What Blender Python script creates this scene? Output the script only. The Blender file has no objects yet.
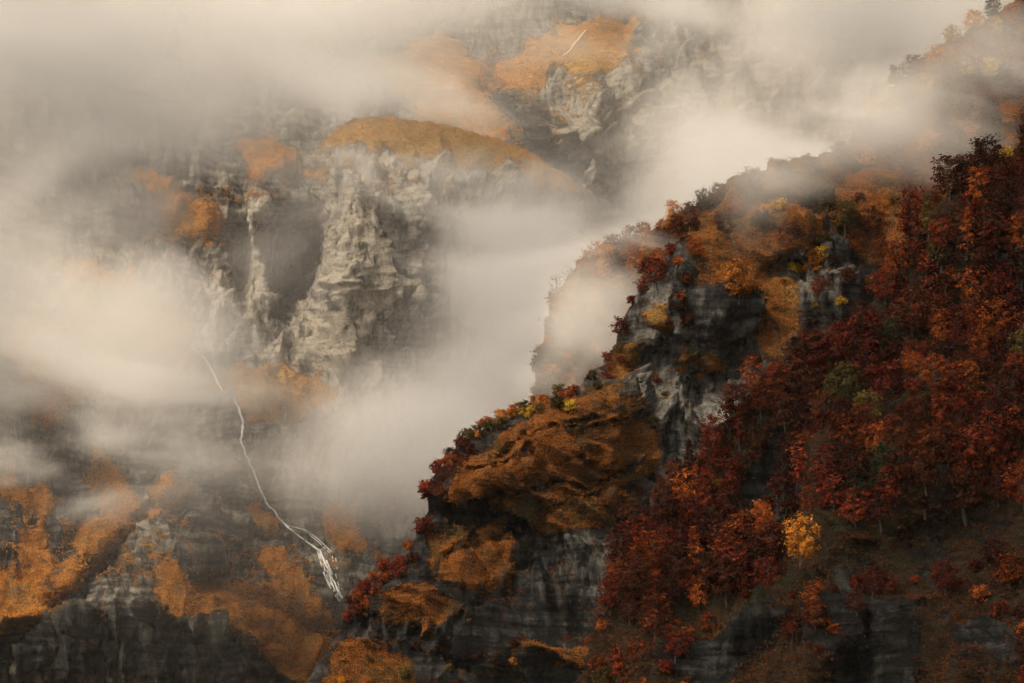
import bpy, bmesh, math, random
import numpy as np
R = math.radians
SC = bpy.context.scene
COL = SC.collection
random.seed(7)
rng = np.random.default_rng(11)

# ------------------------------------------------------------------ camera model
FOC, WID, HEI = 100.0, 1024, 683
FPX = WID * FOC / 36.0
PITCH = R(6.0)
CP, SP = math.cos(PITCH), math.sin(PITCH)

def at(u, v, d):
    """world point seen at pixel (u, v) at depth d metres (camera stands at the origin)"""
    u = np.asarray(u, float); v = np.asarray(v, float); d = np.asarray(d, float)
    x = (u - WID / 2) / FPX * d
    k = -(v - HEI / 2) / FPX * d
    return np.stack([x + 0 * d, d * CP - k * SP, d * SP + k * CP], -1)

# ------------------------------------------------------------------ noise
def _hash(ix, iy, iz, seed):
    h = (ix.astype(np.int64) * 374761393 + iy.astype(np.int64) * 668265263 + iz.astype(np.int64) * 2147483647 + seed * 1013904223) & 0xFFFFFFFF
    h = ((h ^ (h >> 13)) * 1274126177) & 0xFFFFFFFF
    h = ((h ^ (h >> 16)) * 2246822519) & 0xFFFFFFFF
    return h ^ (h >> 15)
_G = rng.normal(size=(256, 3)); _G /= np.linalg.norm(_G, axis=1)[:, None]
def perlin(p, seed=0):
    i = np.floor(p).astype(np.int64); f = p - i
    w = f * f * f * (f * (f * 6 - 15) + 10)
    out = 0
    for a in (0, 1):
        wa = w[..., 0] if a else 1 - w[..., 0]
        for b in (0, 1):
            wb = w[..., 1] if b else 1 - w[..., 1]
            for c in (0, 1):
                wc = w[..., 2] if c else 1 - w[..., 2]
                g = _G[_hash(i[..., 0] + a, i[..., 1] + b, i[..., 2] + c, seed) & 255]
                out = out + wa * wb * wc * (g[..., 0] * (f[..., 0] - a) + g[..., 1] * (f[..., 1] - b) + g[..., 2] * (f[..., 2] - c))
    return out * 1.5
def fbm(p, o=5, seed=0, gain=.5):
    s, a = 0, 1
    for k in range(o):
        s = s + a * perlin(p * 2.03 ** k + 17.3 * k, seed + k); a *= gain
    return s
def ridged(p, o=5, seed=0, gain=.5):
    s, a, w = 0, 1, 1
    for k in range(o):
        n = 1 - np.abs(perlin(p * 2.07 ** k + 9.1 * k, seed + k)) * 1.6
        n = np.clip(n, 0, 1) ** 2 * w
        s = s + a * n; w = np.clip(n * 1.6, 0, 1); a *= gain
    return s
def cells(p, seed=0):
    """worley: value of the nearest cell and F2-F1"""
    i = np.floor(p).astype(np.int64)
    f1 = np.full(p.shape[:-1], 9.); f2 = f1.copy(); val = np.zeros(p.shape[:-1])
    for a in (-1, 0, 1):
        for b in (-1, 0, 1):
            for c in (-1, 0, 1):
                q = i + np.array([a, b, c]); h = _hash(q[..., 0], q[..., 1], q[..., 2], seed)
                fp = np.stack([(h & 1023) / 1023., ((h >> 10) & 1023) / 1023., ((h >> 20) & 1023) / 1023.], -1)
                d = ((q + fp - p) ** 2).sum(-1); v = (h & 4095) / 4095.
                nw = d < f1
                f2 = np.where(nw, f1, np.minimum(f2, d)); val = np.where(nw, v, val); f1 = np.where(nw, d, f1)
    return val, np.sqrt(f2) - np.sqrt(f1)
def pip(u, v, poly):
    ins = np.zeros(u.shape, bool); n = len(poly)
    for k in range(n):
        x1, y1 = poly[k]; x2, y2 = poly[(k + 1) % n]
        if y1 == y2: continue
        c = ((y1 > v) != (y2 > v)) & (u < (x2 - x1) * (v - y1) / (y2 - y1) + x1)
        ins ^= c
    return ins
def blur(a, n=1):
    for _ in range(n):
        b = np.pad(a, 1, mode='edge')
        a = (b[:-2, 1:-1] + b[2:, 1:-1] + b[1:-1, :-2] + b[1:-1, 2:] + 2 * a) / 6
    return a
def wide(a, r):
    """three box filters of radius r"""
    for _ in range(3):
        for ax in (0, 1):
            b = np.moveaxis(a, ax, 0); b = np.concatenate([np.repeat(b[:1], r + 1, 0), b, np.repeat(b[-1:], r, 0)]); c = np.cumsum(b, 0)
            a = np.moveaxis((c[2 * r + 1:] - c[:-2 * r - 1]) / (2 * r + 1), 0, ax)
    return a
def smooth(x, a, b):
    t = np.clip((x - a) / (b - a), 0, 1); return t * t * (3 - 2 * t)

# ------------------------------------------------------------------ materials
class NT:
    def __init__(s, name):
        s.m = bpy.data.materials.new(name); s.m.use_nodes = True; s.t = s.m.node_tree; s.t.nodes.clear()
    def n(s, typ, **kw):
        nd = s.t.nodes.new(typ)
        for k, v in kw.items():
            if k.startswith('i_'):
                key = k[2:]; key = int(key) if key.isdigit() else key
                s.set(nd, key, v)
            else: setattr(nd, k, v)
        return nd
    def set(s, nd, key, v):
        if isinstance(v, bpy.types.NodeSocket): s.t.links.new(v, nd.inputs[key])
        else: nd.inputs[key].default_value = v
    def math(s, op, a, b=0., c=None, clamp=False):
        nd = s.n('ShaderNodeMath', operation=op, use_clamp=clamp); s.set(nd, 0, a); s.set(nd, 1, b)
        if c is not None: s.set(nd, 2, c)
        return nd.outputs[0]
    def mix(s, f, a, b, blend='MIX'):
        nd = s.n('ShaderNodeMix', data_type='RGBA', blend_type=blend); s.set(nd, 0, f)
        for k, v in ((6, a), (7, b)):
            if isinstance(v, tuple) and len(v) == 3: v = (*v, 1)
            s.set(nd, k, v)
        return nd.outputs[2]
    def noise(s, vec, scale, detail=4, rough=.5, out=0):
        nd = s.n('ShaderNodeTexNoise'); s.set(nd, 'Vector', vec); s.set(nd, 'Scale', scale); s.set(nd, 'Detail', detail); s.set(nd, 'Roughness', rough)
        return nd.outputs[out]
    def scalev(s, vec, xyz, rot=(0, 0, 0)):
        nd = s.n('ShaderNodeMapping'); s.set(nd, 0, vec); nd.inputs['Scale'].default_value = xyz; nd.inputs['Rotation'].default_value = rot
        return nd.outputs[0]
    def ramp(s, f, a, b):
        nd = s.n('ShaderNodeMapRange', interpolation_type='SMOOTHSTEP'); s.set(nd, 0, f); s.set(nd, 1, a); s.set(nd, 2, b)
        return nd.outputs[0]
    def end(s, color, rough=.9, bump=None, bdist=1., spec=.15):
        bs = s.n('ShaderNodeBsdfPrincipled'); s.set(bs, 'Base Color', color); s.set(bs, 'Roughness', rough); s.set(bs, 'Specular IOR Level', spec)
        if bump is not None:
            bn = s.n('ShaderNodeBump'); s.set(bn, 'Height', bump); s.set(bn, 'Distance', bdist); s.set(bn, 'Strength', 1.)
            s.set(bs, 'Normal', bn.outputs[0])
        o = s.n('ShaderNodeOutputMaterial'); s.set(o, 0, bs.outputs[0]); return s.m

def terrain_material(name, rock_dark, rock_mid, rock_light, grass_a, grass_b, grass_c, fine=1., light_amt=.5, srot=-9):
    t = NT(name)
    pos = t.n('ShaderNodeNewGeometry').outputs['Position']
    att = t.n('ShaderNodeAttribute', attribute_name='mask'); sep = t.n('ShaderNodeSeparateColor'); t.set(sep, 0, att.outputs[0])
    grass, light, wet = sep.outputs
    raw = pos
    def warp(v, sc, amp):
        a = t.n('ShaderNodeVectorMath', operation='SUBTRACT'); t.set(a, 0, t.noise(raw, sc, 3, .6, 1)); a.inputs[1].default_value = (.5, .5, .5)
        b = t.n('ShaderNodeVectorMath', operation='SCALE'); t.set(b, 0, a.outputs[0]); t.set(b, 'Scale', amp)
        c_ = t.n('ShaderNodeVectorMath', operation='ADD'); t.set(c_, 0, v); t.set(c_, 1, b.outputs[0]); return c_.outputs[0]
    pos = warp(warp(raw, .006, 46 / fine), .05, 5 / fine)
    vert = t.scalev(pos, (fine / 7, fine / 12, fine / 38), (0, R(7), 0))
    strat = t.scalev(pos, (fine / 60, fine / 45, fine / 5), (R(4), R(srot), 0))
    blk = t.scalev(pos, (fine / 10, fine / 14, fine / 24), (0, R(8), 0))
    nv = t.noise(vert, 1., 6, .62); ns = t.noise(strat, 1., 5, .6); nb = t.noise(blk, 1., 7, .72); nf = t.noise(pos, fine * .55, 4, .7)
    r = t.mix(t.ramp(ns, .42, .58), rock_dark, rock_mid)
    r = t.mix(t.ramp(nv, .5, .36), r, rock_dark)
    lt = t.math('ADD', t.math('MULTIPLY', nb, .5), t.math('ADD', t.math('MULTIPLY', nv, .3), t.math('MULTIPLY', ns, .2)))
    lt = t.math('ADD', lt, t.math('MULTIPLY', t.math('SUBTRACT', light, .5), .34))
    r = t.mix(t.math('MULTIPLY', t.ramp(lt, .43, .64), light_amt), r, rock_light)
    r = t.mix(t.math('MULTIPLY', t.ramp(nf, .35, .7), .5), r, t.mix(1., r, (.35, .35, .36), 'MULTIPLY'))
    vo = t.n('ShaderNodeTexVoronoi', feature='DISTANCE_TO_EDGE'); wv = t.n('ShaderNodeMix', data_type='VECTOR'); t.set(wv, 0, .3); t.set(wv, 4, t.scalev(pos, (fine / 13, fine / 13, fine / 46), (0, R(14), 0))); t.set(wv, 5, t.noise(pos, fine * .12, 4, .6, 1)); t.set(vo, 'Vector', wv.outputs[1]); t.set(vo, 'Scale', 1.)
    crack = t.ramp(vo.outputs['Distance'], .0, .14)
    r = t.mix(t.math('MULTIPLY', t.math('SUBTRACT', 1., crack), t.ramp(t.noise(pos, fine * .05, 3, .6), .45, .7)), r, rock_dark)
    # dark seepage streaks, and recess shade painted into the rock colour
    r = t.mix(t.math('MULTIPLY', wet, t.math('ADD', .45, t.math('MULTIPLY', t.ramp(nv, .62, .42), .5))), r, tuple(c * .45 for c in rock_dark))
    # grass
    gs = t.scalev(pos, (fine / 17, fine / 12, fine / 3.2), (0, R(27), 0))
    g1 = t.noise(gs, 1., 5, .7); g2 = t.noise(pos, fine * .03, 5, .6); g3 = t.noise(pos, fine * .9, 3, .6)
    g = t.mix(t.ramp(g1, .36, .64), grass_a, grass_b)
    g = t.mix(t.ramp(g2, .5, .66), g, grass_c)
    g4 = t.noise(t.scalev(raw, (fine / 9, fine / 9, fine / 40), (0, R(-20), 0)), 1., 5, .65)
    g = t.mix(t.math('MULTIPLY', t.ramp(g4, .48, .66), .75), g, tuple(c * .5 + .02 for c in grass_c))
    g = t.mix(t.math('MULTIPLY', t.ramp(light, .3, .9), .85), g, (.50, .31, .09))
    g = t.mix(t.math('MULTIPLY', t.ramp(g3, .58, .38), .8), g, tuple(c * .25 for c in grass_a))
    gm = t.math('ADD', grass, t.math('MULTIPLY', t.math('SUBTRACT', t.math('ADD', t.math('MULTIPLY', nb, .5), t.math('MULTIPLY', nv, .5)), .5), 2.1))
    gm = t.math('ADD', gm, t.math('MULTIPLY', t.math('SUBTRACT', g1, .5), .9))
    gm = t.ramp(gm, .36, .66)
    c = t.mix(gm, r, g)
    h = t.math('ADD', t.math('MULTIPLY', nb, 1.6), t.math('ADD', t.math('MULTIPLY', nv, 1.4), t.math('MULTIPLY', nf, .5)))
    h = t.math('ADD', t.math('ADD', h, t.math('MULTIPLY', ns, 1.2)), t.math('MULTIPLY', crack, .15))
    hg = t.math('ADD', t.math('MULTIPLY', g1, 1.3), t.math('MULTIPLY', g3, .4))
    hm = t.n('ShaderNodeMix', data_type='FLOAT'); t.set(hm, 0, gm); t.set(hm, 2, h); t.set(hm, 3, hg)
    return t.end(c, .92, hm.outputs[0], 3.4 / fine ** .6, .1)

# ------------------------------------------------------------------ mesh helpers
def mesh_from(name, verts, faces, mat, mask=None, smooth_=True, parent=None, loc=None):
    me = bpy.data.meshes.new(name)
    verts = np.asarray(verts, np.float32); faces = np.asarray(faces, np.int32)
    k = faces.shape[1]
    me.vertices.add(len(verts)); me.vertices.foreach_set('co', verts.ravel())
    me.loops.add(faces.size); me.loops.foreach_set('vertex_index', faces.ravel())
    me.polygons.add(len(faces)); me.polygons.foreach_set('loop_start', np.arange(0, faces.size, k, dtype=np.int32))
    me.update(calc_edges=True)
    me.polygons.foreach_set('use_smooth', np.full(len(faces), smooth_))
    if mask is not None:
        a = me.color_attributes.new('mask', 'FLOAT_COLOR', 'POINT')
        a.data.foreach_set('color', np.concatenate([mask, np.ones((len(mask), 1))], 1).astype(np.float32).ravel())
    me.materials.append(mat)
    o = bpy.data.objects.new(name, me); COL.objects.link(o)
    if parent: o.parent = parent
    if loc is not None: o.location = loc
    return o
def grid_faces(ny, nx):
    i = np.arange(ny * nx).reshape(ny, nx)
    return np.stack([i[:-1, :-1], i[:-1, 1:], i[1:, 1:], i[1:, :-1]], -1).reshape(-1, 4)
def grid_normals(P):
    du = np.gradient(P, axis=1); dv = np.gradient(P, axis=0)
    n = np.cross(du, dv); n /= np.linalg.norm(n, axis=-1)[..., None] + 1e-9
    n = wide(n, 4); n /= np.linalg.norm(n, axis=-1)[..., None] + 1e-9
    s = np.sign(-(n * P).sum(-1)); s[s == 0] = 1          # towards the camera side
    return n * s[..., None]

class Land:
    """a mountainside: grid P, pixel coordinates U V, mask channels grass / pale / wet"""
    def finish(s, name, mat, back=14, drop=1., curtain=True):
        P = s.P; M = np.stack([s.grass, s.pale, s.wet], -1)
        top = P[0]; rows = []; mr = []
        for k in range(back, 0, -1):                        # far side of the ridge falls away behind the crest
            q = top.copy(); t = k * 1.0
            q[:, 1] += 9 * t + 2.2 * t * t; q[:, 2] -= drop * (1.2 * t + 1.9 * t * t)
            if k < back: q += (fbm(q / 60, 3, 5)[:, None] * np.array([0, 10, 6])) * (k / back)
            rows.append(q); mr.append(M[0])
        if rows:
            P = np.concatenate([np.array(rows), P]); M = np.concatenate([np.array(mr), M])
        s.obj = mesh_from(name, P.reshape(-1, 3), grid_faces(*P.shape[:2]), mat, M.reshape(-1, 3))
        s.obj['kind'] = 'structure'
        return s.obj
    def project(s):
        P = s.P; y = P[..., 1] * CP + P[..., 2] * SP; k = -P[..., 1] * SP + P[..., 2] * CP
        s.U2 = P[..., 0] / y * FPX + WID / 2; s.V2 = HEI / 2 - k / y * FPX
        s.u1 = s.U2.ravel().copy(); s.v1 = s.V2.ravel().copy(); s.p1 = s.P.reshape(-1, 3)
    def point(s, u, v):
        d = (s.u1 - u) ** 2 + (s.v1 - v) ** 2; k = d.argmin()
        return s.p1[k] if d[k] < 400 else None

def region(L, polys, warp=10, scale=.02, seed=3, soft=1):
    P3 = np.stack([L.U * scale, L.V * scale, L.U * 0], -1)
    wu = fbm(P3, 5, seed) * warp; wv = fbm(P3 + 31, 5, seed + 9) * warp
    m = np.zeros(L.U.shape, bool)
    for p in polys: m |= pip(L.U + wu, L.V + wv, p)
    return wide(blur(m.astype(float), 2), soft)

S2 = math.sqrt(.5)
def ridge_land(crest, a0, a1, T, depth_crest, slope, step=2.2, jag=3., seed=1, round_=14):
    """ridge whose skyline runs down to the left in the picture; crest = pixel list, depth_crest = [(a, depth)]"""
    c = np.array(crest, float); ca = (c[:, 1] - c[:, 0]) * S2; cb = (c[:, 0] + c[:, 1]) * S2
    o = np.argsort(ca); ca, cb = ca[o], cb[o]
    L = Land(); a = np.arange(a0, a1, step); t = np.concatenate([np.arange(0, 30, step * .6), np.arange(30, T, step)])
    sb = np.interp(a, ca, cb)
    k = np.ones(5) / 5; sb = np.convolve(np.pad(sb, 2, mode='edge'), k, 'valid')
    sb = sb + jag * fbm(np.stack([a * .05, a * 0, a * 0], -1), 5, seed, .6)
    A, T_ = np.meshgrid(a, t); B = sb[None] + T_
    L.A, L.T, L.B = A, T_, B
    L.U = (-A + B) * S2; L.V = (A + B) * S2
    dc = np.interp(a, [x for x, _ in depth_crest], [y for _, y in depth_crest])
    L.D = dc[None] - slope(A, T_) - 2.2 * np.sqrt(np.maximum(T_, 0) * round_) * np.exp(-T_ / 60) * 0
    return L
def bump4(L, u, v, su, sv, ang=0):
    c, s_ = math.cos(R(ang)), math.sin(R(ang))
    x = (L.U - u) * c + (L.V - v) * s_; y = -(L.U - u) * s_ + (L.V - v) * c
    return np.exp(-((x / su) ** 2 + (y / sv) ** 2) ** 2)
def bump2(L, u, v, su, sv, ang=0):
    c, s_ = math.cos(R(ang)), math.sin(R(ang))
    x = (L.U - u) * c + (L.V - v) * s_; y = -(L.U - u) * s_ + (L.V - v) * c
    return np.exp(-.5 * ((x / su) ** 2 + (y / sv) ** 2))

# ================================================================== FAR MOUNTAIN (lower massif with the waterfall)
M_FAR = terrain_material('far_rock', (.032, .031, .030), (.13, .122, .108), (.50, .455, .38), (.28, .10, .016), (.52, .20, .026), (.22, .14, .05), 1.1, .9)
far = Land()
us = np.arange(-150, 800, 1.5); crest_u = [-150, 0, 100, 230, 285, 312, 322, 345, 380, 440, 495, 530, 560, 600, 640, 700, 760, 800]
crest_v = [60, 70, 85, 112, 146, 156, 142, 124, 117, 124, 138, 152, 172, 196, 225, 300, 420, 500]
cv = np.interp(us, crest_u, crest_v) + 2.5 * fbm(np.stack([us * .05, us * 0, us * 0], -1), 5, 2, .6)
tt = np.concatenate([np.linspace(0, .05, 16)[:-1], np.linspace(.05, 1, 440)])
far.U = np.repeat(us[None], len(tt), 0); far.V = cv[None] + (840 - cv)[None] * tt[:, None]
ctrl = [(-150,840,1790),(150,840,1800),(400,840,1850),(800,840,2000),(-100,690,1815),(80,690,1820),(250,690,1835),(-100,610,1830),(60,612,1835),(170,610,1832),(270,640,1850),(340,650,1890),
 (60,560,1905),(0,520,1965),(110,560,1925),(170,482,1985),(150,530,1945),(230,545,1950),(250,600,1880),(300,615,1885),(330,585,1960),(300,545,2050),(360,560,2040),(265,500,2110),(400,600,2010),
 (100,480,2040),(40,440,2075),(-60,440,2080),(0,390,2105),(100,400,2160),(210,450,2090),(240,410,2165),(200,360,2230),(130,290,2330),(60,300,2280),(-60,300,2270),(20,340,2180),
 (60,200,2420),(150,190,2440),(200,215,2420),(180,130,2540),(60,110,2560),(230,125,2560),(-100,120,2560),(200,270,2380),(225,300,2370),(265,160,2500),(265,200,2440),(262,300,2400),(295,180,2500),
 (295,260,2490),(310,310,2400),(345,200,2395),(345,260,2350),(350,330,2300),(345,390,2255),(300,360,2290),(400,250,2385),(400,340,2325),(460,260,2400),(520,300,2400),(600,400,2350),(450,400,2260),(450,500,2180),(330,450,2200),
 (320,150,2490),(380,120,2520),(440,125,2530),(500,140,2540),(380,150,2460),(450,170,2470),(520,180,2490),(590,200,2520),(700,320,2480),(800,500,2300),(600,560,2150)]
C = np.array(ctrl, float)
def tps(C, U, V, lam=30):
    X = C[:, :2] / 100; K = lambda r2: .5 * r2 * np.log(r2 + 1e-9)
    d2 = ((X[:, None] - X[None]) ** 2).sum(-1); n = len(C)
    A = np.zeros((n + 3, n + 3)); A[:n, :n] = K(d2) + np.eye(n) * lam * 1e-4; A[:n, n] = 1; A[:n, n + 1:] = X; A[n, :n] = 1; A[n + 1:, :n] = X.T
    w = np.linalg.solve(A, np.concatenate([C[:, 2], np.zeros(3)]))
    out = w[n] + w[n + 1] * U / 100 + w[n + 2] * V / 100
    for k in range(n): out = out + w[k] * K((U / 100 - X[k, 0]) ** 2 + (V / 100 - X[k, 1]) ** 2)
    return out
def seg(L, x1, y1, x2, y2, w):
    """1 on the line between two points, fading over w pixels"""
    dx, dy = x2 - x1, y2 - y1; t_ = np.clip(((L.U - x1) * dx + (L.V - y1) * dy) / (dx * dx + dy * dy), 0, 1)
    return np.exp(-.5 * (np.hypot(L.U - x1 - t_ * dx, L.V - y1 - t_ * dy) / w) ** 2)
far.D = tps(C, far.U, far.V)
D = far.D
D -= 45 * bump2(far, 352, 280, 17, 75, 8) + 16 * bump2(far, 318, 310, 12, 55, 20) + 20 * bump2(far, 385, 250, 8, 50, -6)       # lit buttress
D -= 34 * bump4(far, 257, 248, 17, 66, 2) + 24 * bump2(far, 274, 170, 14, 26) + 26 * bump2(far, 222, 285, 10, 24)
D += 46 * bump4(far, 294, 256, 20, 56, 14) + 30 * bump2(far, 243, 265, 5, 36) + 24 * bump2(far, 335, 205, 6, 22)
D += 30 * bump2(far, 262, 470, 12, 60, 18) + 22 * bump2(far, 225, 385, 10, 40, -30) + 16 * bump2(far, 105, 560, 9, 70, 48)
D -= 30 * seg(far, 172, 486, 200, 560, 18) + 14 * seg(far, 60, 590, 130, 500, 12) + 16 * bump2(far, 250, 600, 50, 16, 15) + 22 * bump2(far, 60, 650, 30, 40) + 18 * bump2(far, 220, 650, 20, 40)
D += 42 * seg(far, 158, 505, 100, 575, 6) + 40 * seg(far, 100, 575, 20, 640, 8) - 24 * seg(far, 172, 484, 128, 556, 7) - 16 * seg(far, 172, 484, 215, 540, 10)
D += 18 * seg(far, 120, 455, 60, 560, 6) + 22 * seg(far, 190, 580, 330, 640, 8) - 22 * smooth(far.V, 628 + 0 * far.U, 612 + 0 * far.U) * 0
D -= 20 * seg(far, -20, 618, 150, 612, 5) + 20 * seg(far, 150, 612, 250, 640, 5) + 16 * seg(far, 250, 640, 300, 690, 6)
D += 16 * smooth(far.V, 618, 640) * (far.U < 330) * (1 - smooth(far.U, 250, 330))
far.grass = region(far, [
 [(318,152),(345,124),(380,113),(440,118),(500,134),(545,165),(590,195),(560,190),(500,165),(450,160),(400,150),(360,140),(335,150)],
 [(130,178),(158,182),(190,200),(230,220),(222,232),(185,220),(150,200)], [(240,152),(262,145),(290,138),(300,158),(280,166),(262,176),(246,172)],
 [(88,450),(105,455),(125,480),(140,505),(138,530),(118,545),(105,530),(98,495),(92,470)], [(85,520),(108,525),(112,550),(95,570),(82,560),(75,540)], [(22,545),(45,535),(50,560),(45,585),(28,580)],
 [(-30,590),(20,583),(45,598),(60,605),(25,634),(-30,636)], [(50,585),(70,568),(90,573),(82,592),(60,600)], [(170,478),(186,490),(184,507),(165,514),(150,524),(122,555),(85,594),(50,626),(20,634),(60,600),(105,553),(140,518),(158,495)],
 [(152,614),(172,576),(186,585),(215,592),(250,595),(285,590),(268,568),(282,562),(302,600),(327,625),(337,640),(342,655),(338,695),(300,690),(270,662),(245,634),(215,624),(180,616)], [(258,556),(275,548),(286,580),(266,582)],
 [(322,505),(345,500),(364,545),(350,553),(336,545)], [(370,545),(388,548),(386,562),(372,558)], [(238,515),(275,520),(276,532),(244,528)], [(60,250),(120,280),(180,320),(200,360),(160,400),(100,370),(60,320)], [(0,320),(60,330),(90,390),(60,420),(20,400)],
 [(200,390),(250,370),(320,370),(340,400),(300,430),(250,430)], [(0,470),(60,500),(30,510),(0,500)]], 8, .05, 4, 2)
far.grass = np.clip(far.grass * 1.0 + .34 * bump2(far, 60, 555, 100, 50) + .26 * bump2(far, 270, 580, 80, 45) + .34 * bump2(far, 440, 165, 110, 34) + .3 * bump2(far, 190, 215, 60, 24) + .25 * bump2(far, 290, 160, 40, 24) + .2 * bump2(far, 120, 340, 90, 70) + .04 + .28 * fbm(np.stack([far.U * .035, far.V * .06, far.U * 0], -1), 5, 44, .6) - .04, 0, 1)
far.grass = far.grass * (1 - .9 * seg(far, 158, 505, 100, 575, 4)) * (1 - .8 * seg(far, 100, 575, 20, 640, 6)) * (1 - smooth(far.V, 655, 675) * (far.U < 270))
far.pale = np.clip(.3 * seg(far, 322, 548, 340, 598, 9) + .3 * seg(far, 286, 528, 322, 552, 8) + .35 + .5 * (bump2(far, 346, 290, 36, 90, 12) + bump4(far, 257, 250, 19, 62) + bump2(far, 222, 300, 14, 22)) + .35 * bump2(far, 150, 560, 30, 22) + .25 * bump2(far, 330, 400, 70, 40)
                   + .2 * bump2(far, 190, 200, 30, 20) - .7 * bump4(far, 294, 258, 19, 54, 14) + .6 * bump2(far, 450, 150, 100, 30) + .3 * bump2(far, 120, 320, 60, 60) + .2 * bump2(far, 290, 400, 60, 40), 0, 1)  # pale tone taken out of the recess, part of its painted shade
far.wet = np.clip(.5 * smooth(far.V, 605, 620) * (far.U < 320) + .5 * bump2(far, 210, 560, 60, 26) + .95 * bump4(far, 294, 258, 19, 54, 14) + .3 * bump2(far, 40, 480, 60, 40), 0, 1)  # deep recess darkened in the colour as painted shade
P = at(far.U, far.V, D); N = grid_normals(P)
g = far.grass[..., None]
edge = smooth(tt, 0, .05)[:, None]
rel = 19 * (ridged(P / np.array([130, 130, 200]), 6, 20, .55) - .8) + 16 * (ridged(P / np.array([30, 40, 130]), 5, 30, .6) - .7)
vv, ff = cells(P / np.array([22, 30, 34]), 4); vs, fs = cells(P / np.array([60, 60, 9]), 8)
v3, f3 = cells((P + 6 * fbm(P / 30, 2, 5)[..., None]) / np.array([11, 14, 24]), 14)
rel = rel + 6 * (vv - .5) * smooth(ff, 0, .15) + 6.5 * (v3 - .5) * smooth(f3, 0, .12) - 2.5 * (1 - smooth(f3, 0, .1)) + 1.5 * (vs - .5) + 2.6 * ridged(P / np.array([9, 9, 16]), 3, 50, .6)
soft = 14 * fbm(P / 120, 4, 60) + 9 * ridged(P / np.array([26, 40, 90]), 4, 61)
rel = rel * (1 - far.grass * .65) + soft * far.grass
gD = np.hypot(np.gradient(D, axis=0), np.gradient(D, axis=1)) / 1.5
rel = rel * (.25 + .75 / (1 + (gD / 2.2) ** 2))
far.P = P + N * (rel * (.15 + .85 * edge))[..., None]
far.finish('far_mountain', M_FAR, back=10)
far.project()

# ================================================================== UPPER MOUNTAIN behind
upm = Land()
us = np.arange(-260, 1250, 3.0); cv = np.interp(us, [-260, 200, 600, 900, 1250], [-90, -70, -60, -80, -60]) + 10 * fbm(np.stack([us * .02, us * 0, us * 0], -1), 4, 12)
tt = np.linspace(0, 1, 240); upm.U = np.repeat(us[None], len(tt), 0); upm.V = cv[None] + (420 - cv)[None] * tt[:, None]
C = np.array([(-260,-90,3500),(200,-80,3500),(600,-70,3480),(900,-80,3450),(1250,-70,3400),(-260,420,2900),(300,420,2850),(600,420,2800),(1000,420,2800),(1250,420,2750),
 (400,60,3180),(470,80,3120),(380,100,3080),(500,100,3060),(540,150,2960),(515,30,3240),(500,80,3090),(560,40,3170),(600,20,3180),(575,70,3080),(640,60,3110),(530,100,3030),(580,120,2930),(600,160,2890),(640,150,2960),(700,100,3080),(560,165,2980),(800,200,3000),(460,20,3280)], float)
upm.D = tps(C, upm.U, upm.V)
upm.D += 50 * bump2(upm, 520, 125, 8, 40, -40) - 50 * bump2(upm, 585, 105, 28, 48, -20) + 34 * bump2(upm, 612, 125, 6, 26, -5) + 30 * bump2(upm, 494, 60, 6, 40, 15) - 20 * bump2(upm, 545, 60, 20, 40, 50)
upm.grass = region(upm, [[(495,90),(510,55),(560,28),(625,10),(650,30),(600,42),(570,55),(540,75),(500,95)], [(370,60),(430,40),(480,50),(490,75),(460,95),(400,90)],
 [(420,85),(470,95),(520,130),(470,140),(420,120)], [(560,50),(620,35),(640,60),(600,75),(570,72)]], 11, .04, 9, 2)
upm.grass = np.clip(upm.grass * 1.0 + .24 * bump2(upm, 500, 70, 110, 44) + .1 * bump2(upm, 570, 110, 60, 40) + .05 + .4 * fbm(np.stack([upm.U * .035, upm.V * .06, upm.U * 0], -1), 5, 45, .6), 0, 1)
upm.pale = np.clip(.5 + .55 * bump2(upm, 590, 120, 30, 40) - .6 * bump2(upm, 522, 130, 12, 40, -40), 0, 1)
upm.wet = np.clip(bump2(upm, 520, 130, 14, 40, -40) + bump2(upm, 612, 130, 7, 20) + .0, 0, 1)  # shade of the crag crevices painted in as darker rock
P = at(upm.U, upm.V, upm.D); N = grid_normals(P)
rel = 24 * (ridged(P / np.array([190, 190, 220]), 6, 70) - .8) + 9 * (ridged((P @ np.array([[.8, 0, -.6], [0, 1, 0], [.6, 0, .8]])) / np.array([120, 60, 16]), 4, 73) - .7) + 14 * (ridged(P / np.array([40, 60, 120]), 4, 71) - .7)
vv, ff = cells(P / np.array([26, 40, 14]), 5); rel = rel + 9 * (vv - .5) * smooth(ff, 0, .15) + 4 * fbm(P / 14, 3, 52)
rel = rel * (1 - upm.grass * .8) + 18 * fbm(P / 130, 4, 62) * upm.grass
upm.P = P + N * rel[..., None]
M_UP = terrain_material('upper_rock', (.04, .039, .038), (.17, .16, .14), (.42, .38, .31), (.26, .10, .018), (.50, .21, .035), (.20, .14, .06), .9, .7, 38)
upm.finish('upper_mountain', M_UP, back=8); upm.project()

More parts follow.
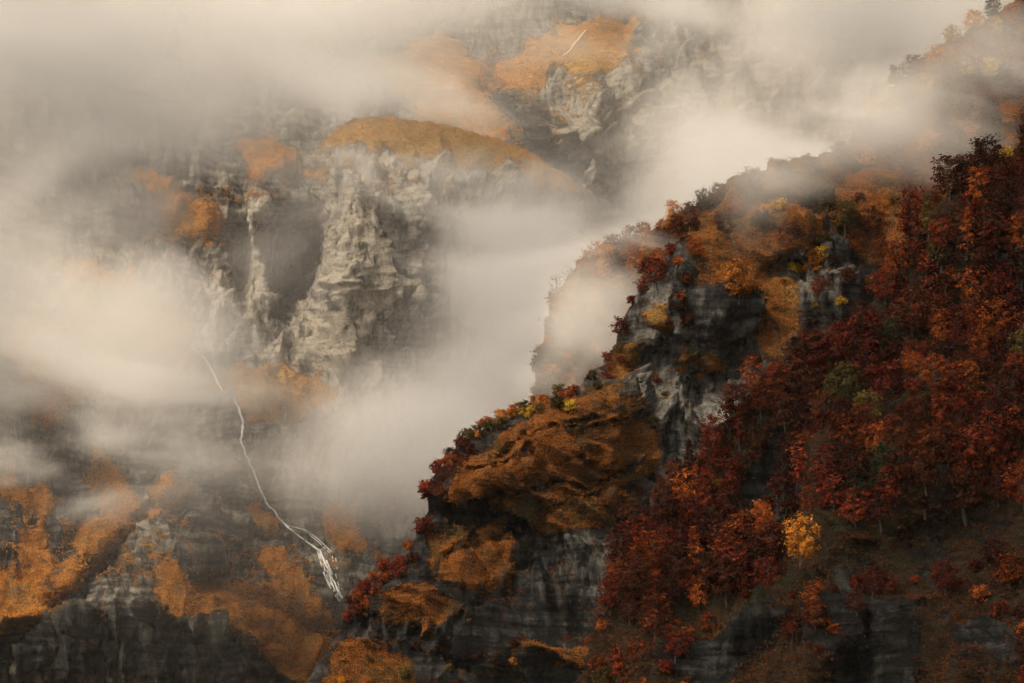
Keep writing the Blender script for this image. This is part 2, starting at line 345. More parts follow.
# ================================================================== MISTY RIDGE (wooded, half in the cloud)
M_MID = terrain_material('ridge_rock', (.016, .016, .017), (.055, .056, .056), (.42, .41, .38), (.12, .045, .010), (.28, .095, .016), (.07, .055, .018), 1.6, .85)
mr = ridge_land([(1250,-150),(1100,-70),(1000,10),(930,55),(885,100),(860,124),(846,146),(800,156),(750,174),(700,200),(668,222),(640,236),(600,254),(572,270),(553,298),(545,335),(536,368),(532,400),(525,440),(500,500),(450,580)],
                -1000, 160, 330, [(-1000, 1640), (-500, 1560), (-250, 1480), (-100, 1440), (160, 1400)], lambda A, T: .38 * T + .0006 * T * T, 3., 7, 3)
mr.grass = np.clip(.75 + .5 * fbm(np.stack([mr.U * .02, mr.V * .02, mr.U * 0], -1), 4, 3), 0, 1); mr.pale = mr.U * 0 + .4; mr.wet = mr.U * 0 + .2
P = at(mr.U, mr.V, mr.D); N = grid_normals(P); e = smooth(mr.T, 0, 30)
mr.P = P + N * ((22 * (ridged(P / 110, 5, 80) - .8) + 5 * fbm(P / 16, 4, 81)) * (.15 + .85 * e))[..., None]
mr.finish('misty_ridge', M_MID, 12); mr.project()

# ================================================================== MIDDLE RIDGE (orange grass, overhanging cliffs)
mid = ridge_land([(1250,-60),(1150,10),(1060,70),(1000,105),(940,135),(880,165),(830,185),(790,195),(750,205),(715,228),(690,236),(662,252),(640,282),(628,306),(618,336),(606,358),(585,382),(560,396),(520,410),(490,420),(462,438),(446,456),(432,478),(426,496),(432,510),(420,520),(414,536),(408,550),(385,570),(362,590),(347,606),(342,628),(328,650),(312,676),(270,735),(180,850)],
                -1010, 480, 470, [(-1010, 1330), (-500, 1270), (-300, 1240), (-150, 1210), (0, 1180), (480, 1090)],
                lambda A, T: .36 * T, 2.0, 5, 5)
D = mid.D
D += 34 * bump2(mid, 660, 400, 60, 30, 35) - 26 * bump2(mid, 575, 385, 30, 30, 40) - 18 * bump2(mid, 690, 300, 30, 40) + 24 * bump2(mid, 730, 370, 18, 50, 30)
D += 30 * bump2(mid, 540, 560, 60, 34, 10) - 30 * bump2(mid, 520, 455, 90, 34, -20) + 22 * bump2(mid, 440, 660, 70, 26, 12) - 24 * bump2(mid, 440, 575, 50, 26, -10) - 14 * bump2(mid, 520, 640, 60, 20)
D += 16 * bump2(mid, 470, 520, 30, 12, 10) - 20 * bump2(mid, 790, 240, 40, 20)
mid.grass = region(mid, [
 [(455,490),(470,450),(520,425),(560,400),(585,398),(640,440),(660,462),(640,480),(610,510),(590,530),(540,530),(520,515),(480,505),(450,500)],
 [(432,548),(460,525),(495,530),(500,560),(520,590),(480,592),(450,575),(430,560)], [(385,600),(420,580),(460,600),(450,618),(400,618)], [(600,385),(612,355),(640,343),(632,366),(600,392)],
 [(664,362),(710,354),(716,368),(672,372)], [(700,225),(740,210),(800,205),(830,220),(800,245),(760,270),(740,300),(700,290),(690,250)], [(760,270),(800,290),(800,330),(770,360),(750,330)],
 [(500,636),(560,640),(600,650),(600,670),(560,660)], [(320,690),(350,640),(400,660),(430,700),(330,720)], [(830,170),(1100,40),(1150,300),(900,260),(840,220)], [(640,305),(664,302),(672,328),(650,335)]], 10, .05, 6, 2)
for x1, y1, x2, y2, w_ in [(475,505,560,478,3.5), (500,452,600,418,3), (545,512,640,462,4), (470,470,530,455,2.5), (590,500,655,470,3), (440,560,500,545,3), (560,440,640,425,3)]:
    k = seg(mid, x1, y1, x2, y2, w_); D += 7 * k; mid.grass *= 1 - .75 * k
mid.grass = np.clip(mid.grass + .16 + .2 * fbm(np.stack([mid.U * .04, mid.V * .06, mid.U * 0], -1), 4, 46), 0, 1)
mid.pale = np.clip(.22 + .55 * bump2(mid, 665, 405, 62, 34, 35) + .55 * bump2(mid, 810, 285, 26, 24) + .5 * bump2(mid, 655, 290, 14, 24, 20) + .4 * bump2(mid, 735, 380, 14, 50, 10) + .35 * bump2(mid, 585, 560, 40, 30) + .25 * bump2(mid, 690, 335, 40, 14), 0, 1)
mid.wet = np.clip(.3 + .4 * bump2(mid, 540, 560, 90, 60), 0, 1)
P = at(mid.U, mid.V, D); N = grid_normals(P); e = smooth(mid.T, 0, 34)
rel = 20 * (ridged(P / np.array([75, 75, 90]), 6, 90) - .8) + 7 * (ridged(P / np.array([14, 22, 60]), 4, 91) - .7)
vv, ff = cells(P / np.array([12, 16, 18]), 6); rel = rel + 5 * (vv - .5) * smooth(ff, 0, .15) + 1.6 * fbm(P / 6, 4, 92)
gs = 8 * fbm(P / 45, 4, 93) + 4.2 * ridged((P @ np.array([[.89, 0, .45], [0, 1, 0], [-.45, 0, .89]])) / np.array([26, 14, 6]), 4, 94)
rel = rel * (1 - mid.grass * .85) + gs * mid.grass
mid.P = P + N * (rel * (.12 + .88 * e))[..., None]
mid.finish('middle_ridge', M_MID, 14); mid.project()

# ================================================================== NEAR HILLSIDE (dark forest)
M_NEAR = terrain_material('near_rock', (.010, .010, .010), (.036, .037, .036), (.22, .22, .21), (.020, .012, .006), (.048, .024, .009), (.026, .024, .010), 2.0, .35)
near = ridge_land([(1300,-20),(1180,50),(1100,95),(1024,140),(985,165),(955,185),(925,215),(905,245),(890,275),(868,305),(840,325),(800,350),(765,372),(745,392),(728,420),(700,452),(668,490),(645,515),(625,545),(608,575),(600,610),(590,650),(575,690),(520,770),(430,880)],
                -960, 340, 620, [(-960, 1110), (-600, 1060), (-300, 1010), (-100, 980), (60, 940), (340, 880)], lambda A, T: .42 * T, 2.2, 3, 7)
D = near.D
D += 20 * bump2(near, 770, 470, 14, 40, 30) + 22 * bump2(near, 900, 540, 70, 18, -25) - 16 * bump2(near, 760, 610, 60, 16, -25) - 14 * bump2(near, 880, 610, 60, 14, -40) + 14 * bump2(near, 860, 655, 12, 40, 25) + 16 * bump2(near, 700, 590, 20, 30)
near.grass = region(near, [[(-100,-100),(1400,-100),(1400,900),(400,900)]], 1) * np.clip(.8 + .6 * fbm(np.stack([near.U * .02, near.V * .02, near.U * 0], -1), 4, 13), 0, 1)
slab = region(near, [[(735,505),(770,440),(795,440),(785,470),(765,510),(745,530)], [(670,683),(700,640),(760,605),(790,600),(760,650),(720,683)], [(820,683),(850,600),(900,580),(950,610),(900,683)], [(960,640),(1024,600),(1024,683)], [(1000,250),(1060,240),(1080,330),(1000,330)]], 12, .03, 8)
near.grass = near.grass * (1 - slab); near.pale = np.clip(.25 + .12 * slab, 0, 1); near.wet = near.U * 0 + .35
P = at(near.U, near.V, D); N = grid_normals(P); e = smooth(near.T, 0, 30)
rel = 13 * (ridged(P / np.array([60, 60, 90]), 6, 100) - .8) + 1.5 * fbm(P / 5, 4, 101)
near.P = P + N * (rel * (.12 + .88 * e))[..., None]
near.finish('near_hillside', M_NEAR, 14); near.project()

# ================================================================== VALLEY FLOOR
n = 90; gx, gy = np.meshgrid(np.linspace(-9000, 9000, n), np.linspace(-3000, 12000, n))
gz = -330 + 20 * fbm(np.stack([gx / 900, gy / 900, gx * 0], -1), 4, 3)
gr = mesh_from('valley_floor', np.stack([gx, gy, gz], -1).reshape(-1, 3), grid_faces(n, n), M_NEAR, np.tile([1., .2, .2], (n * n, 1))); gr['kind'] = 'structure'
ZLOW = -360.

# ================================================================== WATERFALL
t = NT('white_water'); pos = t.n('ShaderNodeNewGeometry').outputs['Position']
wn = t.noise(t.scalev(pos, (1 / 4, 1 / 4, 1 / 22)), 1., 5, .6)
M_WATER = t.end(t.mix(t.ramp(wn, .3, .5), (.62, .62, .61), (.9, .9, .89)), .4, wn, 1., .4)
def stream(land, path, widths, strands=1, lift=3.5, spread=0., seed=0):
    """braided ribbon of water that lies on the rock, rounded in section"""
    p = np.array(path, float); s = np.concatenate([[0], np.cumsum(np.hypot(*np.diff(p, axis=0).T))]); n = int(s[-1] / 1.6)
    ss = np.linspace(0, s[-1], n); V = []; F = []
    for k in range(strands):
        u = np.interp(ss, s, p[:, 0]); v = np.interp(ss, s, p[:, 1]); w = np.interp(ss, s, widths)
        nz = np.stack([ss * .09, ss * 0 + k * 7.1 + seed, ss * 0], -1)
        jit = (math.sin(k * 12.9 + seed) * 43758.5) % 1 - .5
        sp = (k - (strands - 1) / 2 + .6 * jit) * np.interp(ss, s, spread) if strands > 1 else 0
        u = u + (1.8 if strands == 1 else .45) * fbm(nz * .9, 3, 3) + sp; v = v + 1.5 * jit
        w = w * (.6 + 1.1 * np.abs(fbm(nz * 2.3, 4, 8)))
        base = len(V)
        pts = [land.point(a, b) for a, b in zip(u, v)]
        d = np.array([q[1] * CP + q[2] * SP for q in pts]); d = np.minimum(d, np.convolve(np.pad(d, 3, mode='edge'), np.ones(7) / 7, 'valid')); dd = np.pad(d, 2, mode='edge'); d = np.min([dd[q:q + len(d)] for q in range(5)], 0) - lift
        for j in range(n):
            for q in range(5):
                f = (q - 2) / 2
                V.append(at(u[j] + f * w[j], v[j], d[j] + abs(f) * 1.5 - (1 - f * f) * .8))
        gap = fbm(np.stack([ss * .12, ss * 0 + k * 3.3 + seed, ss * 0], -1), 3, 21)
        for j in range(n - 1):
            if strands > 1 and gap[j] < -.12: continue
            for q in range(4): i = base + j * 5 + q; F.append((i, i + 1, i + 6, i + 5))
    return np.array(V), np.array(F)
def water(name, parts, label, cat, group=None):
    V = np.concatenate([a for a, _ in parts]); F = []; o = 0
    for a, b in parts: F.append(b + o); o += len(a)
    ob = mesh_from(name, V, np.concatenate(F), M_WATER)
    sol = ob.modifiers.new('thickness', 'SOLIDIFY'); sol.thickness = .25
    ob['kind'] = 'structure'; ob['label'] = label; ob['category'] = cat
    return ob
main = [(190,348),(198,354),(202,357),(205,360),(214,374),(222,392),(233,400),(239,410),(243,424),(241,440),(246,458),(254,472),(260,490),(268,506),(280,520),(290,530),(300,538),(312,546),(320,552),(326,566),(333,582),(342,601)]
water('waterfall', [stream(far, main, [.1,.1,.15,.5,.8,.9,1.3,1.3,1.2,1.1,.8,.8,.9,1.0,1.1,1.3,1.4,1.6,1.5,1.0,.7,.4], 1, lift=9),
  stream(far, [(319,550),(324,562),(329,576),(335,590),(342,602)], [.35,.5,.5,.4,.3], 5, spread=[.9,1.7,2.1,1.8,1.1], seed=2),
  stream(far, [(288,526),(305,530),(320,542),(334,556),(337,574),(341,590)], [.12,.2,.25,.25,.2,.15], 2, spread=[2,3,3,2.6,2.4,2], seed=6)],
  'thin white waterfall winding down the misty cliff and fanning out at its foot', 'waterfall')
water('mountain_torrent', [stream(upm, [(586,30),(578,40),(570,50),(562,56)], [.12,.2,.2,.08], 1, spread=[1,2,2,1], seed=3)],
  'short white torrent high on the grassy shoulder under the cloud', 'torrent')
# ================================================================== TREES
def leaf_material(name, cols, transl=.25):
    t = NT(name)
    geo = t.n('ShaderNodeNewGeometry'); oi = t.n('ShaderNodeObjectInfo')
    oc = t.n('ShaderNodeTexCoord').outputs['Object']
    cl = t.noise(t.scalev(oc, (.45, .45, .6)), 1., 2, .5)
    k = t.math('ADD', t.math('MULTIPLY', geo.outputs['Random Per Island'], .45), t.math('MULTIPLY', t.math('SUBTRACT', cl, .3), 1.1))
    k = t.math('ADD', k, t.math('MULTIPLY', t.math('SUBTRACT', oi.outputs['Random'], .5), .55), clamp=True)
    cr = t.n('ShaderNodeValToRGB'); t.set(cr, 0, k)
    e = cr.color_ramp.elements
    while len(e) < len(cols): e.new(.5)
    for i, c in enumerate(cols): e[i].position = i / (len(cols) - 1); e[i].color = (*c, 1)
    d = t.n('ShaderNodeBsdfDiffuse'); t.set(d, 0, cr.outputs[0]); tr = t.n('ShaderNodeBsdfTranslucent'); t.set(tr, 0, cr.outputs[0])
    ms = t.n('ShaderNodeMixShader'); t.set(ms, 0, transl); t.set(ms, 1, d.outputs[0]); t.set(ms, 2, tr.outputs[0])
    o = t.n('ShaderNodeOutputMaterial'); t.set(o, 0, ms.outputs[0]); return t.m
LEAF = {
 'crimson': leaf_material('crimson_leaves', [(.012, .004, .004), (.055, .010, .007), (.15, .024, .011), (.30, .065, .017)]),
 'dark_brown': leaf_material('dark_brown_leaves', [(.012, .006, .005), (.038, .011, .007), (.085, .022, .010), (.16, .046, .015)]),
 'rust': leaf_material('rust_leaves', [(.028, .008, .005), (.13, .030, .009), (.30, .070, .013), (.48, .14, .022)]),
 'orange': leaf_material('orange_leaves', [(.14, .045, .010), (.34, .12, .016), (.52, .20, .025), (.60, .27, .04)]),
 'golden': leaf_material('golden_leaves', [(.18, .10, .016), (.40, .24, .025), (.58, .38, .04), (.62, .44, .07)]),
 'olive': leaf_material('olive_leaves', [(.018, .018, .008), (.048, .040, .013), (.10, .072, .020), (.19, .115, .026)]),
 'dark_green': leaf_material('dark_green_leaves', [(.010, .014, .009), (.022, .028, .014), (.045, .048, .020), (.08, .075, .028)]),
}
t = NT('bark'); oc = t.n('ShaderNodeTexCoord').outputs['Object']
M_BARK = t.end(t.mix(t.noise(t.scalev(oc, (2, 2, .5)), 1., 4), (.03, .025, .02), (.12, .10, .085)), .95)
M_PALEBARK = t.m.copy(); M_PALEBARK.name = 'grey_bark'
for nd in M_PALEBARK.node_tree.nodes:
    if nd.bl_idname == 'ShaderNodeMix': nd.inputs[6].default_value = (.07, .06, .05, 1); nd.inputs[7].default_value = (.18, .155, .13, 1)

def tube(V, F, pts, rad, n=5):
    pts = np.array(pts, float); b = len(V)
    for i, p in enumerate(pts):
        d = pts[min(i + 1, len(pts) - 1)] - pts[max(i - 1, 0)]; d /= np.linalg.norm(d) + 1e-9
        s = np.cross(d, [0.3, 1, 0.1]); s /= np.linalg.norm(s); q = np.cross(d, s)
        for k in range(n):
            a = 2 * math.pi * k / n; V.append(p + rad[i] * (math.cos(a) * s + math.sin(a) * q))
    for i in range(len(pts) - 1):
        for k in range(n): F.append((b + i * n + k, b + i * n + (k + 1) % n, b + (i + 1) * n + (k + 1) % n, b + (i + 1) * n + k))

def tree_mesh(kind, seed):
    """returns (wood verts, faces), (leaf verts, faces); crown radius and height in metres"""
    r = np.random.default_rng(seed)
    H, CR, z0 = {'broad': (12.5, 5.4, .22), 'tall': (16, 4.2, .18), 'slender': (14, 2.3, .12), 'bush': (5.2, 3.6, .05), 'bare': (13, 4.5, .3)}[kind]
    H *= r.uniform(.9, 1.1)
    V, F = [], []; lean = r.normal(0, .06, 2)
    tp = [np.array([lean[0] * z + .25 * math.sin(z * .6 + seed), lean[1] * z, z]) for z in np.linspace(-1.5, H * (.55 if kind == 'bush' else .88), 7)]
    tr = np.linspace(.34 if kind != 'bush' else .14, .05, 7) * (H / 13)
    tube(V, F, tp, tr, 6)
    nb = {'broad': 26, 'tall': 28, 'slender': 20, 'bush': 14, 'bare': 22}[kind]
    cl = []
    for k in range(nb):
        f = z0 + (1 - z0) * (k + r.uniform(0, .9)) / nb; z = H * f
        ga = k * 2.4 + r.uniform(-.5, .5)
        if kind in ('slender',): w = CR * (1.05 - f) ** .8 * 1.2
        else: w = CR * math.sqrt(max(.04, 1 - ((f - .52) / .52) ** 2)) * (1.0 if f < .8 else .95)
        w *= r.uniform(.55, 1.12)
        st = np.interp(z * .72, [q[2] for q in tp], [0, 1, 2, 3, 4, 5, 6]); i = int(min(5, st)); s0 = tp[i] + (tp[i + 1] - tp[i]) * (st - i)
        e = np.array([s0[0] + w * math.cos(ga), s0[1] + w * math.sin(ga), z])
        m = (s0 + e) / 2 + np.array([0, 0, -.25 * w * .3])
        tube(V, F, [s0, m, e], [.10 * H / 13, .06, .02], 4)
        if kind == 'bare':
            for q in range(5):
                tt_ = r.uniform(.3, 1); p0 = s0 + (e - s0) * tt_; p1 = p0 + np.array([math.cos(ga + r.normal(0, .8)), math.sin(ga + r.normal(0, .8)), r.uniform(.5, 1.6)]) * r.uniform(.8, 1.9)
                tube(V, F, [p0, (p0 + p1) / 2 + r.normal(0, .1, 3), p1], [.05, .04, .015], 3)
        cl.append((e, m, w))
    # leaves: layered sprays around limb ends
    LV, LF = [], []
    nl = {'broad': 50, 'tall': 46, 'slender': 44, 'bush': 46, 'bare': 3}[kind]
    for e, m, w in cl:
        rad = {'broad': 1.75, 'tall': 1.6, 'slender': 1.05, 'bush': 1.25, 'bare': 1.6}[kind] * r.uniform(.7, 1.25)
        n = int(nl * r.uniform(.7, 1.2)); base = e + (m - e) * .18
        q = r.normal(0, .52, (n, 3)) * np.array([rad, rad, rad * .55]) + base + (m - e) * (r.uniform(0, .7, (n, 1)) ** 1.5)
        q[:, 2] -= .10 * ((q[:, 0] - base[0]) ** 2 + (q[:, 1] - base[1]) ** 2) / rad
        nrm = (q - np.array([0, 0, H * .4])); nrm /= np.linalg.norm(nrm, axis=1)[:, None] + 1e-6
        nrm = nrm + r.normal(0, .55, (n, 3)) + np.array([0, 0, .5]); nrm /= np.linalg.norm(nrm, axis=1)[:, None]
        a = np.cross(nrm, r.normal(0, 1, (n, 3))); a /= np.linalg.norm(a, axis=1)[:, None]; b = np.cross(nrm, a)
        L = r.uniform(.34, .66, (n, 1)); W = L * r.uniform(.4, .75, (n, 1))
        quad = np.stack([q - a * L, q - b * W + a * L * .1, q + a * L, q + b * W - a * L * .1], 1)
        o = len(LV) * 4
        LV.extend(list(quad))
    LV = np.concatenate(LV).reshape(-1, 3) if LV else np.zeros((0, 3))
    LF = np.arange(len(LV)).reshape(-1, 4)
    return (np.array(V), np.array(F)), (LV, LF)

PROTO = {}; MESHES = {}
def proto_meshes(kind, colr, var):
    key = (kind, colr, var)
    if key not in MESHES:
        gk = (kind, var)
        if gk not in PROTO: PROTO[gk] = tree_mesh(kind, 100 + var * 7 + len(kind))
        (wv, wf), (lv, lf) = PROTO[gk]
        tmp = mesh_from('trunk', wv, wf, M_PALEBARK if kind == 'bare' else M_BARK); wm = tmp.data; bpy.data.objects.remove(tmp)
        tmp = mesh_from('crown', lv, lf, LEAF[colr], smooth_=False); lm = tmp.data; bpy.data.objects.remove(tmp)
        MESHES[key] = (wm, lm)
    return MESHES[key]
KIND_NAME = {'broad': 'beech_tree', 'tall': 'tall_tree', 'slender': 'slender_tree', 'bush': 'bush', 'bare': 'bare_tree'}
KIND_WORD = {'broad': 'broad-crowned tree', 'tall': 'tall tree', 'slender': 'slender tree', 'bush': 'low bush', 'bare': 'leafless tree'}
COL_WORD = {'crimson': 'dark crimson', 'dark_brown': 'dark brown', 'rust': 'rust red', 'orange': 'orange', 'golden': 'golden yellow', 'olive': 'olive', 'dark_green': 'dark green'}
TREES = []
def add_tree(p, kind, colr, size=1., rz=None, label=None, zone='', uv=(0, 0)):
    var = random.randrange({'broad': 7, 'tall': 5, 'slender': 3, 'bush': 5, 'bare': 2}[kind])
    wm, lm = proto_meshes(kind, colr, var)
    e = bpy.data.objects.new(KIND_NAME[kind], None); COL.objects.link(e); e.location = p; e.rotation_euler = (random.gauss(0, .04), random.gauss(0, .04), random.uniform(0, 6.28) if rz is None else rz)
    s = size * random.uniform(.92, 1.1); e.scale = (s * random.uniform(.92, 1.1), s * random.uniform(.92, 1.1), s)
    e['category'] = 'bush' if kind == 'bush' else 'tree'
    for nm, m in (('trunk', wm), ('crown', lm)):
        o = bpy.data.objects.new(nm, m); COL.objects.link(o); o.parent = e
    if label: e['label'] = label
    TREES.append((e, kind, colr, zone, uv, label))
    return e
def wchoice(d):
    k = list(d); return random.choices(k, [d[i] for i in k])[0]
TAKEN = []
def inside(x, y, poly):
    c = False
    for (x1, y1), (x2, y2) in zip(poly, poly[1:] + poly[:1]):
        if (y1 > y) != (y2 > y) and x < (x2 - x1) * (y - y1) / (y2 - y1) + x1: c = not c
    return c
def free(u, v, r):
    for (a, b, c) in TAKEN:
        if (a - u) ** 2 + ((b - v) * 1.15) ** 2 < (.5 * (r + c)) ** 2: return False
    return True
def one(land, u, v, kind, colr, size, label):
    p = land.point(u, v); d = p[1]; r = {'broad': 10, 'tall': 8.5, 'slender': 5, 'bush': 7, 'bare': 9}[kind] * size * FPX / d
    TAKEN.append((u, v, r)); return add_tree(p, kind, colr, size, label=label)
def wood(land, poly, count, gap, kinds, cols, size, zone, tries=4000, avoid=(), colfn=None):
    xs = [q[0] for q in poly]; ys = [q[1] for q in poly]; n = 0
    for _ in range(tries):
        if n >= count: break
        u = random.uniform(min(xs), max(xs)); v = random.uniform(min(ys), max(ys))
        if not inside(u, v, poly) or any(inside(u, v, a) for a in avoid): continue
        g = gap * random.uniform(.85, 1.2)
        if not free(u, v, g): continue
        p = land.point(u, v)
        if p is None: continue
        cn = fbm(np.array([[u * .018, v * .018, 2.]]), 3, 77)[0]
        colr = colfn(u, v, cn) if colfn else wchoice(cols)
        s = random.uniform(*size) * (FPX / p[1]) ** 0
        add_tree(p - np.array([0, 0, .3]), wchoice(kinds), colr, s, zone=zone, uv=(u, v)); TAKEN.append((u, v, g)); n += 1
    return n

# ---- trees one can single out
one(near, 801, 566, 'broad', 'orange', 1.15, 'glowing orange tree with a rounded crown standing out from the dark lower forest')
one(near, 655, 640, 'broad', 'rust', 1.15, 'bright rust red tree at the left foot of the near forest above the dark overhang')
one(near, 965, 520, 'tall', 'dark_brown', 1.9, 'largest dark tree with a visible trunk on the right of the near slope')
one(near, 1010, 590, 'broad', 'rust', 1.1, 'rust red tree at the right edge above the dark grassy gully')
one(near, 862, 470, 'slender', 'rust', .95, 'slender rust coloured tree beside the smooth grey slab')
one(near, 718, 486, 'bush', 'golden', .55, 'small golden bush glowing in the crimson wood left of the grey slab')
one(near, 905, 232, 'slender', 'crimson', 1., 'pointed crimson tree standing up on the skyline of the near forest')
one(near, 1003, 160, 'bush', 'golden', 1., 'yellow tinged bush on the skyline at the top right')
one(mid, 621, 338, 'broad', 'crimson', .85, 'round crimson tree alone on the left edge of the middle ridge')
one(mid, 740, 300, 'broad', 'orange', 1.25, 'large orange tree above the dark green hollow on the middle ridge')
one(mid, 752, 322, 'broad', 'dark_green', 1.1, 'dark green tree in the hollow below the large orange tree')
one(mid, 728, 330, 'broad', 'dark_green', .9, 'dark green tree left in the hollow under the orange tree')
one(mid, 790, 258, 'broad', 'dark_brown', 1.25, 'dark brown tree on the crest above the pale rock outcrop')
one(mid, 792, 272, 'bush', 'golden', .8, 'yellow bush just left of the pale rock outcrop')
one(mid, 824, 258, 'bush', 'golden', 1.0, 'flat topped yellow bush at the top of the pale rock outcrop')
one(mid, 764, 215, 'bush', 'orange', .9, 'orange bush on the misty grass shoulder')
one(mid, 779, 210, 'bush', 'golden', 1., 'golden bush beside the orange bush on the misty shoulder')
one(mid, 424, 535, 'bush', 'crimson', 1.25, 'dark purple red bush perched on the small ledge under the grassy nose')
one(mr, 556, 300, 'bare', 'dark_brown', 1.2, 'bare grey tree at the very edge of the misty ridge')
one(mr, 570, 292, 'bare', 'rust', 1.05, 'second nearly bare tree next to the bare grey one on the misty ridge')
one(mr, 584, 290, 'slender', 'crimson', 1.0, 'pointed dark red tree beside the bare trees on the misty ridge')
one(mid, 570, 412, 'bush', 'golden', 1.0, 'brightest golden bush on the crest above the orange meadow')

# ---- near forest
SLABS = [[(735,505),(770,440),(795,440),(785,470),(765,515),(742,525)], [(670,690),(700,640),(770,605),(815,610),(770,670),(740,690)], [(840,690),(862,606),(930,585),(1024,640),(1024,700)]]
def near_col(u, v, cn):
    x = cn + random.gauss(0, .22)
    if v > 560 and u < 700: return wchoice({'rust': 3, 'dark_brown': 2, 'olive': 1, 'crimson': 3})
    if x > .6: return wchoice({'rust': 4, 'crimson': 2, 'orange': .3, 'olive': .8})
    if x > .3: return wchoice({'rust': 2.5, 'crimson': 5, 'olive': .5})
    if x > -.25: return wchoice({'crimson': 5, 'dark_brown': 3.5, 'rust': 1.2})
    return wchoice({'dark_brown': 4, 'olive': .8, 'crimson': 3, 'dark_green': .8})
BR = {'broad': 6, 'tall': 2, 'slender': .8, 'bush': .8}
N1 = wood(near, [(1030,148),(985,172),(940,205),(912,245),(900,290),(960,300),(1030,290)], 60, 18.5, BR, None, (.7, 1.4), 'under the right skyline of the near forest', colfn=near_col)
N2 = wood(near, [(900,280),(870,318),(845,335),(820,400),(900,420),(1030,400),(1030,290)], 60, 19, BR, None, (.7, 1.4), 'in the upper middle of the near forest', colfn=near_col)
N3 = wood(near, [(845,335),(765,385),(735,415),(705,455),(660,510),(735,500),(770,440),(820,400)], 50, 17, BR, None, (.75, 1.15), 'beside the grey cliff left of the near forest', avoid=SLABS, colfn=near_col)
N4 = wood(near, [(820,400),(795,440),(790,470),(770,520),(850,530),(1030,510),(1030,400)], 58, 19.5, BR, None, (.7, 1.45), 'in the dark wood right of the grey slab', avoid=SLABS, colfn=near_col)
N5 = wood(near, [(655,510),(622,560),(606,610),(700,610),(770,600),(780,530),(740,530),(735,500)], 48, 17.5, BR, None, (.8, 1.25), 'in the wood below the grey slab', avoid=SLABS, colfn=near_col)
N6 = wood(near, [(606,610),(590,700),(690,700),(700,650),(770,600),(1030,560),(1030,700)], 44, 20, {'broad': 3, 'bush': 5}, None, (.5, .95), 'at the dark foot of the near slope', avoid=SLABS, colfn=near_col)
# ---- middle ridge
B1 = {'bush': 5, 'broad': 1.2}
wood(mid, [(418,502),(432,470),(446,448),(462,440),(474,452),(452,480),(440,500)], 11, 13, {'bush': 3}, {'crimson': 4, 'dark_brown': 3, 'rust': 1}, (.8, 1.1), 'on the rounded nose left of the meadow')
wood(mid, [(462,432),(500,412),(560,392),(580,390),(560,408),(510,424),(472,446)], 26, 10, {'bush': 3}, {'olive': 4, 'golden': 1.2, 'orange': 2.5, 'rust': 1.5}, (.7, 1.15), 'along the crest above the orange meadow')
wood(mid, [(585,385),(610,352),(625,350),(620,372),(596,392)], 7, 12, B1, {'rust': 3, 'olive': 2, 'crimson': 2}, (.6, .9), 'on the crest between meadow and crimson tree')
wood(mid, [(628,306),(645,275),(665,250),(700,240),(698,262),(670,268),(655,290)], 14, 14, {'bush': 2, 'broad': 2}, {'rust': 3, 'crimson': 4, 'orange': 1, 'dark_brown': 2}, (.6, .95), 'on the crest above the first crag')
wood(mid, [(670,275),(692,270),(692,330),(668,345)], 7, 15, B1, {'rust': 3, 'dark_brown': 4}, (.6, .9), 'in the gully below the first crag')
wood(mid, [(350,628),(342,604),(362,586),(388,564),(408,545),(414,560),(392,590),(365,612)], 14, 12, {'bush': 3}, {'crimson': 5, 'rust': 4}, (.7, 1.05), 'on the low shoulder above the waterfall gorge')
wood(mid, [(700,238),(760,204),(840,180),(900,200),(890,260),(860,300),(820,330),(800,260),(770,240)], 26, 21, {'broad': 4, 'bush': 2}, {'rust': 3, 'orange': 1.6, 'olive': 3, 'dark_brown': 2.5, 'golden': 1}, (.7, 1.1), 'on the misty upper middle ridge')
wood(mid, [(880,160),(960,120),(1030,90),(1030,150),(960,190),(910,220)], 14, 24, {'broad': 4, 'tall': 1}, {'rust': 3, 'orange': 1, 'dark_brown': 3, 'olive': 1}, (.9, 1.2), 'in cloud behind the near skyline')
wood(mid, [(600,500),(700,470),(690,480),(650,520),(600,560)], 6, 20, {'bush': 3}, {'dark_brown': 3, 'olive': 2}, (.5, .8), 'where meadow meets near forest')
wood(mid, [(480,480),(520,440),(570,420),(640,450),(620,490),(540,515)], 9, 26, {'bush': 3}, {'dark_brown': 3, 'olive': 2, 'rust': 2}, (.35, .6), 'scattered on the orange meadow')
wood(mid, [(330,690),(350,650),(430,650),(600,640),(590,690)], 20, 22, {'bush': 3}, {'olive': 3, 'rust': 2, 'dark_brown': 3, 'orange': .5}, (.5, .8), 'at the overhanging cliff foot')
wood(mid, [(650,430),(600,400),(640,380),(740,330),(760,340),(720,380)], 18, 15, {'bush': 3}, {'dark_green': 3, 'rust': 2, 'olive': 2}, (.45, .75), 'among the grey cliffs of the middle ridge')
# ---- misty ridge
wood(mr, [(575,280),(600,260),(645,240),(690,222),(690,262),(640,300),(600,318),(556,330),(560,300)], 30, 11, {'broad': 4, 'tall': 1}, {'orange': 4, 'rust': 4, 'dark_brown': 1.5}, (.75, 1.1), 'on the misty ridge behind')
wood(mr, [(550,320),(600,320),(620,340),(570,390),(538,392)], 20, 13, {'bush': 3, 'broad': 2}, {'olive': 3, 'orange': 2}, (.7, 1.), 'on the fogged flank of the misty ridge')
wood(mr, [(700,215),(760,180),(850,160),(866,120),(900,85),(960,35),(1030,-10),(1030,90),(960,130),(880,165),(800,185),(720,222)], 46, 18, {'broad': 5}, {'rust': 3, 'orange': 3, 'dark_brown': 3, 'golden': 1, 'olive': 1}, (.8, 1.2), 'fading into cloud at the top right')

